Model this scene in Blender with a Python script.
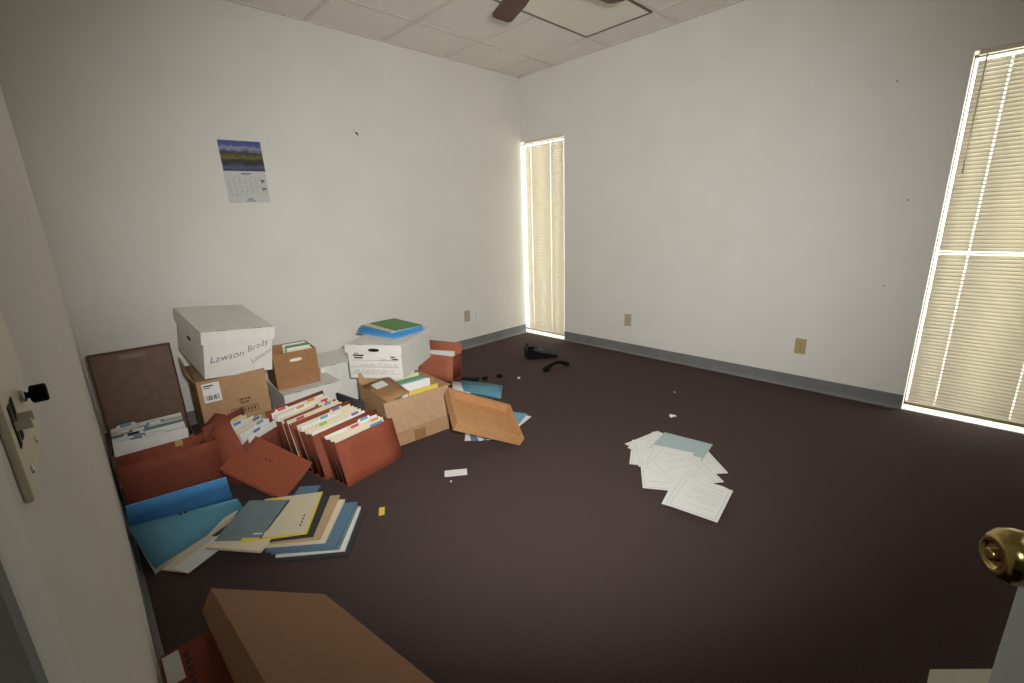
import bpy, bmesh, math, random
from mathutils import Matrix, Vector
for o in list(bpy.data.objects): bpy.data.objects.remove(o)
S = bpy.context.scene
COL = S.collection
R = math.radians
def srgb(r, g, b):
    f = lambda c: c / 12.92 if c <= .04045 else ((c + .055) / 1.055) ** 2.4
    return (f(r / 255), f(g / 255), f(b / 255), 1)

# ---------------------------------------------------------------- camera
XR, YB, ZC, XL, YN = 3.6875, 3.586, 2.671, -0.050, -0.62     # room: right, back, ceiling, left, near
cam = bpy.data.cameras.new('camera'); camo = bpy.data.objects.new('camera', cam); COL.objects.link(camo)
cam.sensor_width = 36; cam.lens = 451.03 / 1024 * 36; cam.clip_start = .02
right = Vector((0.71350244, -0.69980795, -0.0343963)); up = Vector((0.20670838, 0.1633388, 0.96467201)); fwd = Vector((0.66946689, 0.69540584, -0.2611988))
M = Matrix((right, up, -fwd)).transposed().to_4x4(); M.translation = (0, 0, 1.28)
camo.matrix_world = M; S.camera = camo

# ---------------------------------------------------------------- light
vs = S.view_settings; vs.view_transform = 'Standard'; vs.look = 'None'; vs.gamma = 1; vs.exposure = 0
try: vs.use_curve_mapping = False
except Exception: pass
S.display_settings.display_device = 'sRGB'
w = bpy.data.worlds.new('world'); S.world = w; w.use_nodes = True
nt = w.node_tree; bg = nt.nodes['Background']
bg.inputs[0].default_value = (1, .965, .89, 1); bg.inputs[1].default_value = 6.5      # bright hazy sky
sun = bpy.data.lights.new('sun', 'SUN'); sun.energy = 12.0; sun.angle = R(.6); sun.color = (1, .94, .82)
suno = bpy.data.objects.new('sun', sun); COL.objects.link(suno)
suno.rotation_euler = Vector((-1.0, .8, -1.9)).to_track_quat('-Z', 'Y').to_euler()
# hand-held camera flash just right of and above the lens
fl = bpy.data.lights.new('camera_flash', 'SPOT'); fl.energy = 345; fl.spot_size = R(106); fl.spot_blend = 1.0
fl.shadow_soft_size = .035; fl.color = (1, .99, .965)
flo = bpy.data.objects.new('camera_flash', fl); COL.objects.link(flo)
flo.location = (.065, -.055, 1.35)
flo.rotation_euler = (fwd + .02*right + .13*up).to_track_quat('-Z', 'Y').to_euler(); flo.scale = (1.05, .90, 1)

# ---------------------------------------------------------------- materials
MATS = {}
def mat(name, col, rough=.7, metal=0, noise=None, nscale=60, bump=0, bscale=None, spec=.3, coord='Object'):
    """principled with optional two-tone noise: noise = second colour"""
    if name in MATS: return MATS[name]
    m = bpy.data.materials.new(name); m.use_nodes = True; n = m.node_tree; b = n.nodes['Principled BSDF']
    b.inputs['Base Color'].default_value = col; b.inputs['Roughness'].default_value = rough; b.inputs['Metallic'].default_value = metal
    b.inputs['Specular IOR Level'].default_value = spec
    if noise or bump:
        tc = n.nodes.new('ShaderNodeTexCoord'); nz = n.nodes.new('ShaderNodeTexNoise'); nz.inputs['Scale'].default_value = nscale; nz.inputs['Detail'].default_value = 4
        n.links.new(tc.outputs[coord], nz.inputs['Vector'])
    if noise:
        rp = n.nodes.new('ShaderNodeValToRGB'); rp.color_ramp.elements[0].position = .35; rp.color_ramp.elements[1].position = .65
        rp.color_ramp.elements[0].color = col; rp.color_ramp.elements[1].color = noise
        n.links.new(nz.outputs['Fac'], rp.inputs[0]); n.links.new(rp.outputs[0], b.inputs['Base Color'])
    if bump:
        nb = n.nodes.new('ShaderNodeTexNoise'); nb.inputs['Scale'].default_value = bscale or nscale; nb.inputs['Detail'].default_value = 3
        n.links.new(tc.outputs[coord], nb.inputs['Vector'])
        bp = n.nodes.new('ShaderNodeBump'); bp.inputs['Strength'].default_value = bump; bp.inputs['Distance'].default_value = .003
        n.links.new(nb.outputs['Fac'], bp.inputs['Height']); n.links.new(bp.outputs[0], b.inputs['Normal'])
    MATS[name] = m; return m
WALL = mat('wall_paint', srgb(222, 219, 211), .75, noise=srgb(225, 222, 215), nscale=3, bump=.15, bscale=140)
CEIL = mat('ceiling_tile', srgb(240, 235, 226), .9, noise=srgb(218, 212, 203), nscale=160, bump=.4, bscale=160)
GRID = mat('grid_metal', srgb(214, 207, 196), .6)
BASE = mat('vinyl_base', srgb(122, 122, 120), .55, noise=srgb(114, 114, 112), nscale=8)
CARPET = mat('carpet', srgb(52, 43, 42), .95, noise=srgb(100, 85, 83), nscale=330, bump=.35, bscale=420, spec=.05)
WHITEBOX = mat('white_box_board', srgb(232, 230, 224), .65, noise=srgb(226, 224, 217), nscale=14)
BOXINK = mat('printed_ink', srgb(40, 40, 46), .7)
KRAFT = mat('kraft_board', srgb(180, 144, 107), .75, noise=srgb(171, 136, 100), nscale=35)
KRAFTDK = mat('kraft_board_dark', srgb(166, 124, 84), .75, noise=srgb(158, 116, 78), nscale=35)
TRAYKRAFT = mat('tray_board', srgb(186, 138, 92), .75, noise=srgb(177, 130, 86), nscale=30)
FOREKRAFT = mat('carton_board', srgb(150, 112, 82), .75, noise=srgb(142, 106, 77), nscale=30)
LIDBROWN = mat('lid_brown_board', srgb(122, 98, 82), .7, noise=srgb(114, 91, 76), nscale=25)
REDROPE = mat('redrope', srgb(146, 78, 58), .75, noise=srgb(137, 72, 53), nscale=45)
REDROPELT = mat('redrope_light', srgb(148, 78, 54), .75, noise=srgb(140, 73, 50), nscale=45)
REDROPEDK = mat('redrope_dark', srgb(128, 70, 52), .75, noise=srgb(120, 64, 47), nscale=45)
PAPER = mat('paper', srgb(232, 232, 228), .75)
CREAM = mat('cream_folder', srgb(226, 214, 186), .7)
MANILA = mat('manila', srgb(190, 163, 128), .7)
BLUE = mat('blue_folder', srgb(78, 148, 204), .6)
BRIGHTBLUE = mat('bright_blue_folder', srgb(84, 154, 214), .6)
TEAL = mat('teal_folder', srgb(92, 150, 170), .65)
GREYBLUE = mat('grey_blue_cover', srgb(120, 138, 142), .6, noise=srgb(112, 130, 134), nscale=12)
STEEL = mat('steel_blue_folder', srgb(96, 126, 150), .6)
GREEN = mat('green_folder', srgb(98, 150, 84), .6)
YELLOW = mat('yellow_paper', srgb(226, 204, 90), .7)
DARKF = mat('dark_folder', srgb(56, 60, 62), .6)
PINK = mat('pink_tab', srgb(214, 80, 96), .6)
LIME = mat('lime_tab', srgb(150, 190, 70), .6)
ORANGE = mat('orange_tab', srgb(225, 150, 70), .6)
LILAC = mat('lilac_tab', srgb(120, 110, 170), .6)
PALEBLUE = mat('pale_blue_tab', srgb(110, 160, 190), .6)
IVORY = mat('ivory_plastic', srgb(222, 214, 186), .4, spec=.5)
BEIGEP = mat('beige_plastic', srgb(176, 166, 142), .5)
TANP = mat('tan_plastic', srgb(176, 160, 112), .5)
BLACKP = mat('black_plastic', srgb(8, 8, 9), .7, spec=.15)
SLOT = mat('dark_slot', srgb(30, 26, 22), .8)
CHROME = mat('chrome', srgb(220, 220, 222), .15, 1)
BRASS = mat('brass', srgb(176, 158, 98), .2, 1)
DOORP = mat('door_paint', srgb(230, 240, 249), .45)
CASING = mat('casing_paint', srgb(226, 226, 220), .5)
FANWOOD = mat('fan_blade_wood', srgb(98, 66, 48), .5, noise=srgb(78, 50, 36), nscale=18)
ALU = mat('window_metal', srgb(90, 84, 74), .4, .6)
LENS = mat('light_lens', srgb(232, 226, 212), .5)
TAPE = mat('packing_tape', srgb(150, 112, 74), .35)
CONCRETE = mat('outside_concrete', srgb(200, 196, 186), .9, noise=srgb(190, 186, 176), nscale=5)
# translucent slat
def slat_mat():
    m = bpy.data.materials.new('slat'); m.use_nodes = True; n = m.node_tree
    b = n.nodes['Principled BSDF']; b.inputs['Base Color'].default_value = srgb(226, 220, 204); b.inputs['Roughness'].default_value = .5
    t = n.nodes.new('ShaderNodeBsdfTranslucent'); t.inputs[0].default_value = srgb(236, 232, 222)
    mx = n.nodes.new('ShaderNodeMixShader'); mx.inputs[0].default_value = .48
    n.links.new(b.outputs[0], mx.inputs[1]); n.links.new(t.outputs[0], mx.inputs[2]); n.links.new(mx.outputs[0], n.nodes['Material Output'].inputs[0])
    return m
SLAT = slat_mat()
def glass_mat():
    m = bpy.data.materials.new('window_glass'); m.use_nodes = True; n = m.node_tree
    g = n.nodes.new('ShaderNodeBsdfGlossy'); g.inputs['Roughness'].default_value = .02
    t = n.nodes.new('ShaderNodeBsdfTransparent'); t.inputs[0].default_value = (.88, .9, .9, 1)
    mx = n.nodes.new('ShaderNodeMixShader')
    mx.inputs[0].default_value = .05; n.links.new(t.outputs[0], mx.inputs[1]); n.links.new(g.outputs[0], mx.inputs[2]); n.links.new(mx.outputs[0], n.nodes['Material Output'].inputs[0])
    return m
GLASS = glass_mat()

# ---------------------------------------------------------------- mesh helpers
I4 = Matrix.Identity(4)
class MB:
    def __init__(s): s.bm = bmesh.new()
    def box(s, x0, y0, z0, x1, y1, z1, m=I4, bev=0):
        t = bmesh.new(); bmesh.ops.create_cube(t, size=1)
        bmesh.ops.transform(t, matrix=Matrix.Translation(((x0+x1)/2, (y0+y1)/2, (z0+z1)/2)) @ Matrix.Diagonal((abs(x1-x0), abs(y1-y0), abs(z1-z0), 1)), verts=t.verts)
        if bev: bmesh.ops.bevel(t, geom=t.edges[:], offset=bev, segments=2, affect='EDGES', profile=.6)
        s.add(t, m); return s
    def add(s, t, m=I4):
        bmesh.ops.transform(t, matrix=m, verts=t.verts)
        mp = {v: s.bm.verts.new(v.co) for v in t.verts}
        for f in t.faces:
            nf = s.bm.faces.new([mp[v] for v in f.verts]); nf.smooth = f.smooth
        t.free(); return s
    def prism(s, pts, z0, z1, m=I4):
        """polygon pts (x,y) extruded z0..z1"""
        t = bmesh.new(); a = [t.verts.new((x, y, z0)) for x, y in pts]; b = [t.verts.new((x, y, z1)) for x, y in pts]
        t.faces.new(a[::-1]); t.faces.new(b); n = len(pts)
        for i in range(n): t.faces.new((a[i], a[(i+1) % n], b[(i+1) % n], b[i]))
        return s.add(t, m)
    def lathe(s, prof, m=I4, n=28):
        """profile (r, z) revolved about z"""
        t = bmesh.new(); rings = []
        for r, z in prof: rings.append([t.verts.new((r*math.cos(2*math.pi*i/n), r*math.sin(2*math.pi*i/n), z)) for i in range(n)])
        for a, b in zip(rings, rings[1:]):
            for i in range(n):
                f = t.faces.new((a[i], a[(i+1) % n], b[(i+1) % n], b[i])); f.smooth = True
        t.faces.new(rings[0][::-1]); t.faces.new(rings[-1])
        return s.add(t, m)
    def tube(s, pts, r, n=8, m=I4):
        t = bmesh.new(); pts = [Vector(p) for p in pts]; rings = []
        for i, p in enumerate(pts):
            d = (pts[min(i+1, len(pts)-1)] - pts[max(i-1, 0)]).normalized()
            q = d.to_track_quat('Z', 'Y').to_matrix(); rr = r[i] if isinstance(r, (list, tuple)) else r
            rings.append([t.verts.new(p + q @ Vector((rr*math.cos(2*math.pi*k/n), rr*math.sin(2*math.pi*k/n), 0))) for k in range(n)])
        for a, b in zip(rings, rings[1:]):
            for i in range(n):
                f = t.faces.new((a[i], a[(i+1) % n], b[(i+1) % n], b[i])); f.smooth = True
        t.faces.new(rings[0][::-1]); t.faces.new(rings[-1])
        return s.add(t, m)
    def slab(s, grid, th, m=I4):
        """grid[r][c] of points -> solid sheet of thickness th along local normals"""
        t = bmesh.new(); nr, nc = len(grid), len(grid[0]); G = [[Vector(p) for p in row] for row in grid]
        def nrm(r, c):
            a = G[r][min(c+1, nc-1)] - G[r][max(c-1, 0)]; b = G[min(r+1, nr-1)][c] - G[max(r-1, 0)][c]
            return a.cross(b).normalized()
        A = [[t.verts.new(G[r][c]) for c in range(nc)] for r in range(nr)]
        B = [[t.verts.new(G[r][c] - nrm(r, c)*th) for c in range(nc)] for r in range(nr)]
        for r in range(nr-1):
            for c in range(nc-1):
                f = t.faces.new((A[r][c], A[r][c+1], A[r+1][c+1], A[r+1][c])); f.smooth = nr*nc > 4
                f = t.faces.new((B[r][c], B[r+1][c], B[r+1][c+1], B[r][c+1])); f.smooth = nr*nc > 4
        for c in range(nc-1):
            t.faces.new((A[0][c], B[0][c], B[0][c+1], A[0][c+1])); t.faces.new((A[-1][c], A[-1][c+1], B[-1][c+1], B[-1][c]))
        for r in range(nr-1):
            t.faces.new((A[r][0], A[r+1][0], B[r+1][0], B[r][0])); t.faces.new((A[r][-1], B[r][-1], B[r+1][-1], A[r+1][-1]))
        return s.add(t, m)
    def quad(s, bl, br, tr, tl, th=.0015, n=1, sag=0):
        """solid sheet from four corners, seen side = normal of bl->br x bl->tl; sag pushes the middle along -normal"""
        bl, br, tr, tl = map(Vector, (bl, br, tr, tl)); N = (br-bl).cross(tl-bl).normalized(); g = []
        for r in range(n+1):
            v = r/n; row = []
            for c in range(n+1):
                u = c/n; p = (bl*(1-u)+br*u)*(1-v) + (tl*(1-u)+tr*u)*v
                row.append(p - N*sag*16*u*(1-u)*v*(1-v))
            g.append(row)
        return s.slab(g, th)
    def build(s, name, m, parent=None, loc=None, recalc=True):
        if recalc: bmesh.ops.recalc_face_normals(s.bm, faces=s.bm.faces)
        me = bpy.data.meshes.new(name); s.bm.to_mesh(me); s.bm.free()
        me.materials.append(m); o = bpy.data.objects.new(name, me); COL.objects.link(o)
        if parent: o.parent = parent
        if loc is not None: o.matrix_world = loc
        return o
def tag(o, label, cat, group=None):
    o['label'] = label; o['category'] = cat
    if group: o['group'] = group
    return o
def thing(name, label, cat, m=I4, group=None):
    o = bpy.data.objects.new(name, None); COL.objects.link(o); o.empty_display_size = .05
    o.matrix_world = m if isinstance(m, Matrix) else Matrix.Translation(m)
    return tag(o, label, cat, group)
def struct(name, mb, m):
    o = mb.build(name, m); o['kind'] = 'structure'; return o
def pose(x, y, z, rz=0, tx=0, ty=0):
    return Matrix.Translation((x, y, z)) @ Matrix.Rotation(R(rz), 4, 'Z') @ Matrix.Rotation(R(tx), 4, 'X') @ Matrix.Rotation(R(ty), 4, 'Y')
def frame(o, xdir, ydir):
    """pose with local x along xdir, local y close to ydir"""
    x = Vector(xdir).normalized(); z = x.cross(Vector(ydir)).normalized(); y = z.cross(x)
    m = Matrix((x, y, z)).transposed().to_4x4(); m.translation = o; return m
def text(s, size, m, parent, mt, name='lettering', shear=0, off=0, align='LEFT'):
    c = bpy.data.curves.new('tmp', 'FONT'); c.body = s; c.size = size; c.shear = shear; c.offset = off; c.align_x = align; c.resolution_u = 3; c.extrude = .0002
    t = bpy.data.objects.new('tmp', c); COL.objects.link(t); bpy.context.view_layer.update()
    me = bpy.data.meshes.new_from_object(t.evaluated_get(bpy.context.evaluated_depsgraph_get()))
    bpy.data.objects.remove(t); bpy.data.curves.remove(c); me.name = name
    me.materials.clear(); me.materials.append(mt)
    o = bpy.data.objects.new(name, me); COL.objects.link(o); o.parent = parent; o.matrix_local = m
    return o
FRONT = lambda x, z, y=-.0008: Matrix.Translation((x, y, z)) @ Matrix.Rotation(R(90), 4, 'X')   # lettering on a face looking to -y

# ================================================================ the setting
T = .14
WIN = [(3.005, 3.84), (-.43, .198)]; WTOP = 2.06
DOOR = (-.50, .215); DTOP = 2.05
HX = -1.5
struct('floor', MB().box(HX, YN-.02, -.1, XR+T, YB+.02, 0), CARPET)
struct('ceiling', MB().box(HX, YN-.02, ZC+.008, XR+T, YB+.02, ZC+.1), CEIL)
g = MB()
for k in range(7):
    x = 3.37 - .61*k
    if x > XL: g.box(x-.012, YN, ZC, x+.012, YB, ZC+.01)
for k in range(8):
    y = 3.12 - .61*k
    if y > YN: g.box(XL, y-.012, ZC+.0005, XR, y+.012, ZC+.0105)
g.box(XL, YB-.02, ZC-.001, XR, YB, ZC+.009); g.box(XR-.02, YN, ZC-.001, XR, YB, ZC+.009); g.box(XL, YN, ZC-.001, XL+.02, YB, ZC+.009)
struct('trim_1', g, GRID)
struct('wall_back', MB().box(HX, YB, 0, XR+.001, YB+T, ZC+.1), WALL)
wr = MB().box(XR, WIN[1][1], 0, XR+T, WIN[0][0], ZC+.1).box(XR, YN-.1, 0, XR+T, WIN[1][0], ZC+.1)
wr.box(XR, WIN[1][0], WTOP, XR+T, WIN[1][1], ZC+.1).box(XR, WIN[0][0], WTOP, XR+T, WIN[0][1], ZC+.1)
struct('wall_right', wr, WALL)
wl = MB().box(XL-.12, DOOR[1], 0, XL, YB, ZC+.1).box(XL-.12, YN-.1, 0, XL, DOOR[0], ZC+.1).box(XL-.12, DOOR[0], DTOP, XL, DOOR[1], ZC+.1)
struct('wall_left', wl, WALL)
struct('wall_near', MB().box(HX, YN-.1, 0, XR, YN, ZC+.1), WALL)
struct('wall_hall', MB().box(HX-.1, YN-.1, 0, HX, YB, ZC+.1), WALL)
def baseboard(name, *segs):
    b = MB()
    for (x0, y0, x1, y1, nx, ny) in segs:
        d = Vector((x1-x0, y1-y0, 0)); L = d.length; m = frame((x0, y0, 0), d, (0, 0, 1))     # local x along, y up, z = out or in
        z = m.to_3x3() @ Vector((0, 0, 1)); sgn = 1 if z.dot(Vector((nx, ny, 0))) > 0 else -1
        prof = [(0, 0), (.016, 0), (.010, .006), (.006, .014), (.004, .024), (.0035, .092), (.002, .096), (0, .096)]
        t = bmesh.new(); A = [t.verts.new((0, h, sgn*o)) for o, h in prof]; B = [t.verts.new((L, h, sgn*o)) for o, h in prof]
        t.faces.new(A); t.faces.new(B[::-1])
        for i in range(len(prof)): t.faces.new((A[i], A[(i+1) % 8], B[(i+1) % 8], B[i]))
        b.add(t, m)
    return struct(name, b, BASE)
baseboard('baseboard_back', (XL, YB, XR, YB, 0, -1))
baseboard('baseboard_right', (XR, WIN[1][1], XR, WIN[0][0], -1, 0), (XR, YN, XR, WIN[1][0], -1, 0))
baseboard('baseboard_left', (XL, DOOR[1]+.06, XL, YB, 1, 0))
baseboard('baseboard_near', (XL, YN, XR, YN, 0, 1))
# outside: paving, unseen eave added and deepened to block direct sun on windows
struct('trim_2', MB().box(XR+T, -6, -.16, XR+9, 9, -.03), CONCRETE)
struct('trim_3', MB().box(XR+T, -6, 2.75, XR+T+1.75, 9, 2.9), CONCRETE)
# door casing
cs = MB().box(XL, DOOR[1], 0, XL+.014, DOOR[1]+.055, DTOP+.055, bev=.003).box(XL, DOOR[0]-.055, 0, XL+.014, DOOR[0], DTOP+.055, bev=.003).box(XL, DOOR[0], DTOP, XL+.014, DOOR[1], DTOP+.055, bev=.003)
cs.box(XL-.125, DOOR[1], 0, XL+.001, DOOR[1]+.018, DTOP).box(XL-.125, DOOR[0]-.018, 0, XL+.001, DOOR[0], DTOP)
struct('trim_4', cs, CASING)

# pale sills under the windows
sl_ = MB()
for y0, y1 in WIN: sl_.box(XR-.002, y0, -.02, XR+T+.02, y1, .004)
struct('trim_5', sl_, mat('sill_paint', srgb(246, 245, 240), .5))

# windows: metal frame and pane
for i, (y0, y1) in enumerate(WIN):
    x0, x1 = XR+.11, XR+T
    f = MB()
    for a in ((y0, y0+.004), (y1-.004, y1)): f.box(x0, a[0], 0, x1, a[1], WTOP)
    for z in ((0, .02), (WTOP-.012, WTOP)): f.box(x0, y0+.004, z[0], x1, y1-.004, z[1])
    f = struct('window_%d' % (i+1), f, ALU)
    for z in ((.02, WTOP-.012),):
        MB().box(x0+.012, y0+.003, z[0]-.003, x0+.018, y1-.003, z[1]+.003).build('pane', GLASS, f)

# ---------------------------------------------------------------- mini blinds
def blind(y0, y1, label, cords, wandy, gapl, gapr, tilt, skip=None):
    t = thing('mini_blind', label, 'blind', (XR+.015, (y0+y1)/2, 0.045), 'window blinds')
    c = (y0+y1)/2; a, b = y0+gapl-c, y1-gapr-c; zt = WTOP-.045
    MB().box(-.014, a, zt-.023, .014, b, zt-.001, bev=.002).build('headrail', IVORY, t)
    MB().box(-.012, a, 0, .012, b, .014, bev=.003).build('bottom_rail', IVORY, t)
    s = MB(); z = .026; n = 0
    random.seed(int(y1*10))
    while z < zt-.05:
        th = R(tilt + random.uniform(-1.5, 1.5)) if not (skip and abs(z-skip) < .0106) else R(18); hw = .0125; rows = []
        for k in range(5):
            u = -1 + k/2; crown = .0022*(1-u*u)
            px = u*hw*math.cos(th) - crown*math.sin(th); pz = u*hw*math.sin(th) + crown*math.cos(th)
            rows.append([(px, a+.002, z+pz), (px, b-.002, z+pz)])
        cuts = [rows[0][0][1]]
        for cy in sorted(cords): cuts += [cy-c-.0035, cy-c+.0035]
        cuts.append(rows[0][1][1])
        for q in range(len(cuts)-1):
            seg = [[(r[0][0], cuts[q], r[0][2]), (r[0][0], cuts[q+1], r[0][2])] for r in rows]
            if q % 2 == 0: s.slab(seg, .0004)
            else: s.slab(seg[:2], .0004); s.slab(seg[3:], .0004)
        z += .0212; n += 1
    s.build('slats', SLAT, t)
    for cy in cords:
        k = MB()
        k.tube([(0, cy-c, 0.01), (0, cy-c, zt-.01)], .0009, 6)
        k.build('cord', PAPER, t)
    if wandy is not None:
        MB().tube([(-.024, wandy-c, zt-.62), (-.026, wandy-c, zt-.3), (-.02, wandy-c, zt-.02)], .0035, 8).build('tilt_wand', IVORY, t)
    return t
blind(WIN[0][0], YB, 'narrow cream mini blind in the corner window by the back wall', (3.459, 3.191), None, .010, .040, 65)
blind(*WIN[1], 'cream mini blind with tilt wand in the window at the right edge', (.049, -.272), .146, .012, .02, 65, .965)

# ---------------------------------------------------------------- ceiling light and fan
t = thing('ceiling_light', 'unlit flat fluorescent panel set into the tile ceiling', 'light', (2.76, 2.205, ZC))
f = MB()
hx, hy = .585, .29
f.box(-hx, -hy, -.008, hx, -hy+.012, .005).box(-hx, hy-.012, -.008, hx, hy, .005).box(-hx, -hy+.012, -.008, -hx+.012, hy-.012, .005).box(hx-.012, -hy+.012, -.008, hx, hy-.012, .005)
f.build('frame', mat('fixture_frame', srgb(112, 98, 80), .6), t)
MB().box(-hx+.012, -hy+.012, -.004, hx-.012, hy-.012, .002).build('lens', LENS, t)

t = thing('ceiling_fan', 'ceiling fan with brown blades, only two blade tips in view', 'fan', (1.70, 1.50, 2.30))
MB().lathe([(.03, -.06), (.085, -.05), (.11, -.02), (.11, .05), (.08, .075), (.03, .08)]).build('motor_housing', BRASS, t)
MB().lathe([(.013, .08), (.013, .31), (.06, .33), (.065, .365), (.06, .37)]).build('down_rod', BRASS, t)
for k in range(5):
    m = Matrix.Rotation(R(67+72*k), 4, 'Z') @ Matrix.Rotation(R(10), 4, 'X')
    pts = [(.17, -.045), (.3, -.055), (.49, -.056), (.508, -.048), (.515, -.03), (.515, .03), (.508, .048), (.49, .056), (.3, .055), (.17, .045)]
    bl = MB().prism(pts, -.004, .004, m).build('blade', FANWOOD, t)
    MB().prism([(.09, -.012), (.19, -.03), (.22, -.03), (.22, .03), (.19, .03), (.09, .012)], -.008, -.0042, m).build('blade_bracket', BRASS, bl)

# ---------------------------------------------------------------- wall plates
def plate(name, label, m, pm, kind, group=None):
    t = thing(name, label, 'wall plate' if kind == 'blank' else 'outlet', m, group)     # local: x right, z up, -y out
    MB().box(-.035, -.006, -.057, .035, 0, .057, bev=.002).build('plate', pm, t)
    if kind == 'duplex':
        for z in (-.02, .02):
            r = MB().prism([(.0165*math.cos(a)*1.0, max(-.0135, min(.0135, .0165*math.sin(a)))) for a in [2*math.pi*i/24 for i in range(24)]], 0, .003, Matrix.Translation((0, -.006, z)) @ Matrix.Rotation(R(90), 4, 'X')).build('receptacle', pm, t)
            MB().box(-.0075, -.0096, z-.002, -.0045, -.0088, z+.007).box(.0045, -.0096, z-.002, .0075, -.0088, z+.006).box(-.002, -.0096, z-.010, .002, -.0088, z-.006).build('slots', SLOT, r)
        MB().lathe([(.0032, 0), (.0032, .0012), (.001, .0018)], Matrix.Translation((0, -.006, 0)) @ Matrix.Rotation(R(90), 4, 'X'), 12).build('screw', CHROME, t)
    else:
        for z in (-.03, .03): MB().lathe([(.0032, 0), (.0032, .0012), (.001, .0018)], Matrix.Translation((0, -.006, z)) @ Matrix.Rotation(R(90), 4, 'X'), 12).build('screw', pm, t)
    return t
plate('wall_plate', 'beige blank wall plate low on the back wall, beside white outlet', Matrix.Translation((2.825, YB, .34)), BEIGEP, 'blank')
plate('power_outlet', 'white power outlet low on the back wall near the corner window', Matrix.Translation((2.938, YB, .337)), CASING, 'duplex')
RW = lambda y, z: Matrix.Translation((XR, y, z)) @ Matrix.Rotation(R(-90), 4, 'Z')
plate('wall_plate', 'beige blank wall plate low on the right wall near the narrow blind', RW(2.236, .323), BEIGEP, 'blank')
plate('power_outlet', 'tan power outlet low on the right wall toward the large blind', RW(.808, .318), TANP, 'duplex')

# light switch on the left wall, close to the doorway
t = thing('light_switch', 'ivory light switch plate with black dimmer knob on left wall', 'switch', Matrix.Translation((XL, .47, 1.174)) @ Matrix.Rotation(R(90), 4, 'Z'))
MB().box(-.075, -.005, -.057, .075, 0, .057, bev=.002).build('plate', IVORY, t)
for x in (-.040, -.058):
    MB().box(x-.003, -.0135, -.013, x+.003, -.004, -.007, bev=.001).build('toggle', IVORY, t)
    MB().box(x-.0055, -.0056, -.024, x+.0055, -.0046, .004).build('toggle_slot', SLOT, t)
km = Matrix.Translation((.014, 0, -.009)) @ Matrix.Rotation(R(90), 4, 'X')
kb = MB().lathe([(.005, .010), (.0068, .011), (.0068, .0185), (.006, .0195)], km, 20).build('knob', BLACKP, t)
MB().lathe([(.0045, .0045), (.0045, .008), (.0025, .0083), (.0025, .0105)], km, 16).build('shaft_nut', CHROME, kb)
for x in (-.05, .014): MB().lathe([(.003, .0048), (.003, .006), (.001, .0064)], Matrix.Translation((x, 0, -.044)) @ Matrix.Rotation(R(90), 4, 'X'), 12).build('screw', CHROME, t)

# ---------------------------------------------------------------- open door
E0 = Vector((.642, -.084, 0)); dd = Vector((-.655, -.40, 0)).normalized(); wd = .765
mD = frame(E0 + Vector((0, 0, .012)), -dd, (0, 0, 1))     # local x: from hinge toward latch edge reversed below; y up; z normal
dn = Vector((-dd.y, dd.x, 0))                             # candidate normal
if dn.dot(-E0) < 0: dn = -dn
mD = Matrix((dd, -dn, Vector((0, 0, 1)))).transposed().to_4x4(); mD.translation = E0 + Vector((0, 0, .012))   # x: latch -> hinge, -y: face seen
d = MB().box(0, 0, 0, wd, .035, 2.03, bev=.0015).build('door_1', DOORP, None, mD); d['kind'] = 'structure'
k = MB().lathe([(.033, 0), (.033, .004), (.028, .009), (.014, .012), (.012, .022), (.016, .027), (.0232, .034), (.0255, .044), (.0245, .054), (.019, .062), (.0125, .0645), (.012, .0625), (.009, .062)],
    Matrix.Translation((.052, -.004, .950)) @ Matrix.Rotation(R(90), 4, 'X'), 36).build('door_handle', BRASS, d)
MB().lathe([(.006, .0615), (.006, .066), (.0045, .067)], Matrix.Translation((.052, -.004, .950)) @ Matrix.Rotation(R(90), 4, 'X'), 18).build('lock_button', BRASS, k)
MB().box(-.001, .007, .925, .0005, .029, .985).build('latch_plate', BRASS, d)

# ================================================================ boxes
def walls(mb, l, w, h, th=.004, taper=0):
    mb.box(0, 0, 0, l, w, th).box(0, 0, th, l, th, h).box(0, w-th, th, l, w, h).box(0, th, th, th, w-th, h).box(l-th, th, th, l, w-th, h)
    return mb
def bankers_box(label, m, l, w, h, lid=.06, hole=True, group='white file storage boxes'):
    t = thing('file_box', label, 'box', m, group)
    walls(MB(), l-.022, w-.022, h-.004).build('body', WHITEBOX, t).location = (.011, .011, 0)
    q = MB().box(0, 0, h-.006, l, w, h, bev=.0015)
    q.box(0, 0, h-lid, l, .004, h-.003).box(0, w-.004, h-lid, l, w, h-.003).box(0, .004, h-lid, .004, w-.004, h-.003).box(l-.004, .004, h-lid, l, w-.004, h-.003)
    lidp = q.build('lid', WHITEBOX, t)
    for x in (.2, .7): MB().box(l*x, .004, h+.0001, l*x+.045, .0095, h+.0008).build('lid_slot', SLOT, lidp)
    return t
def holes(t, m, name='hand_hole', mt=None):
    pts = [(.038*math.cos(a)+(.0 if 1 else 0), .011*math.sin(a)) for a in [2*math.pi*i/20 for i in range(20)]]
    pts = [(max(-.036, min(.036, x*1.15)), y) for x, y in pts]
    MB().prism(pts, 0, .0006, m).build(name, mt or SLOT, t)

def scribble(parent, x0, x1, z, h, y, mt, seed, r=.0009):
    random.seed(seed); pts = [(x0, y, z)]; x = x0; k = 0
    while x < x1:
        k += 1; x += h*random.uniform(.15, .38)
        pts.append((x, y, z + (h*random.uniform(.3, 1) if k % 2 else h*random.uniform(-.15, .15))))
        if k % 9 == 8: x += h*.6; pts.append((x, y, z))
    q = MB().tube(pts, r, 5)
    return q.build('handwriting', mt, parent)
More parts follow.
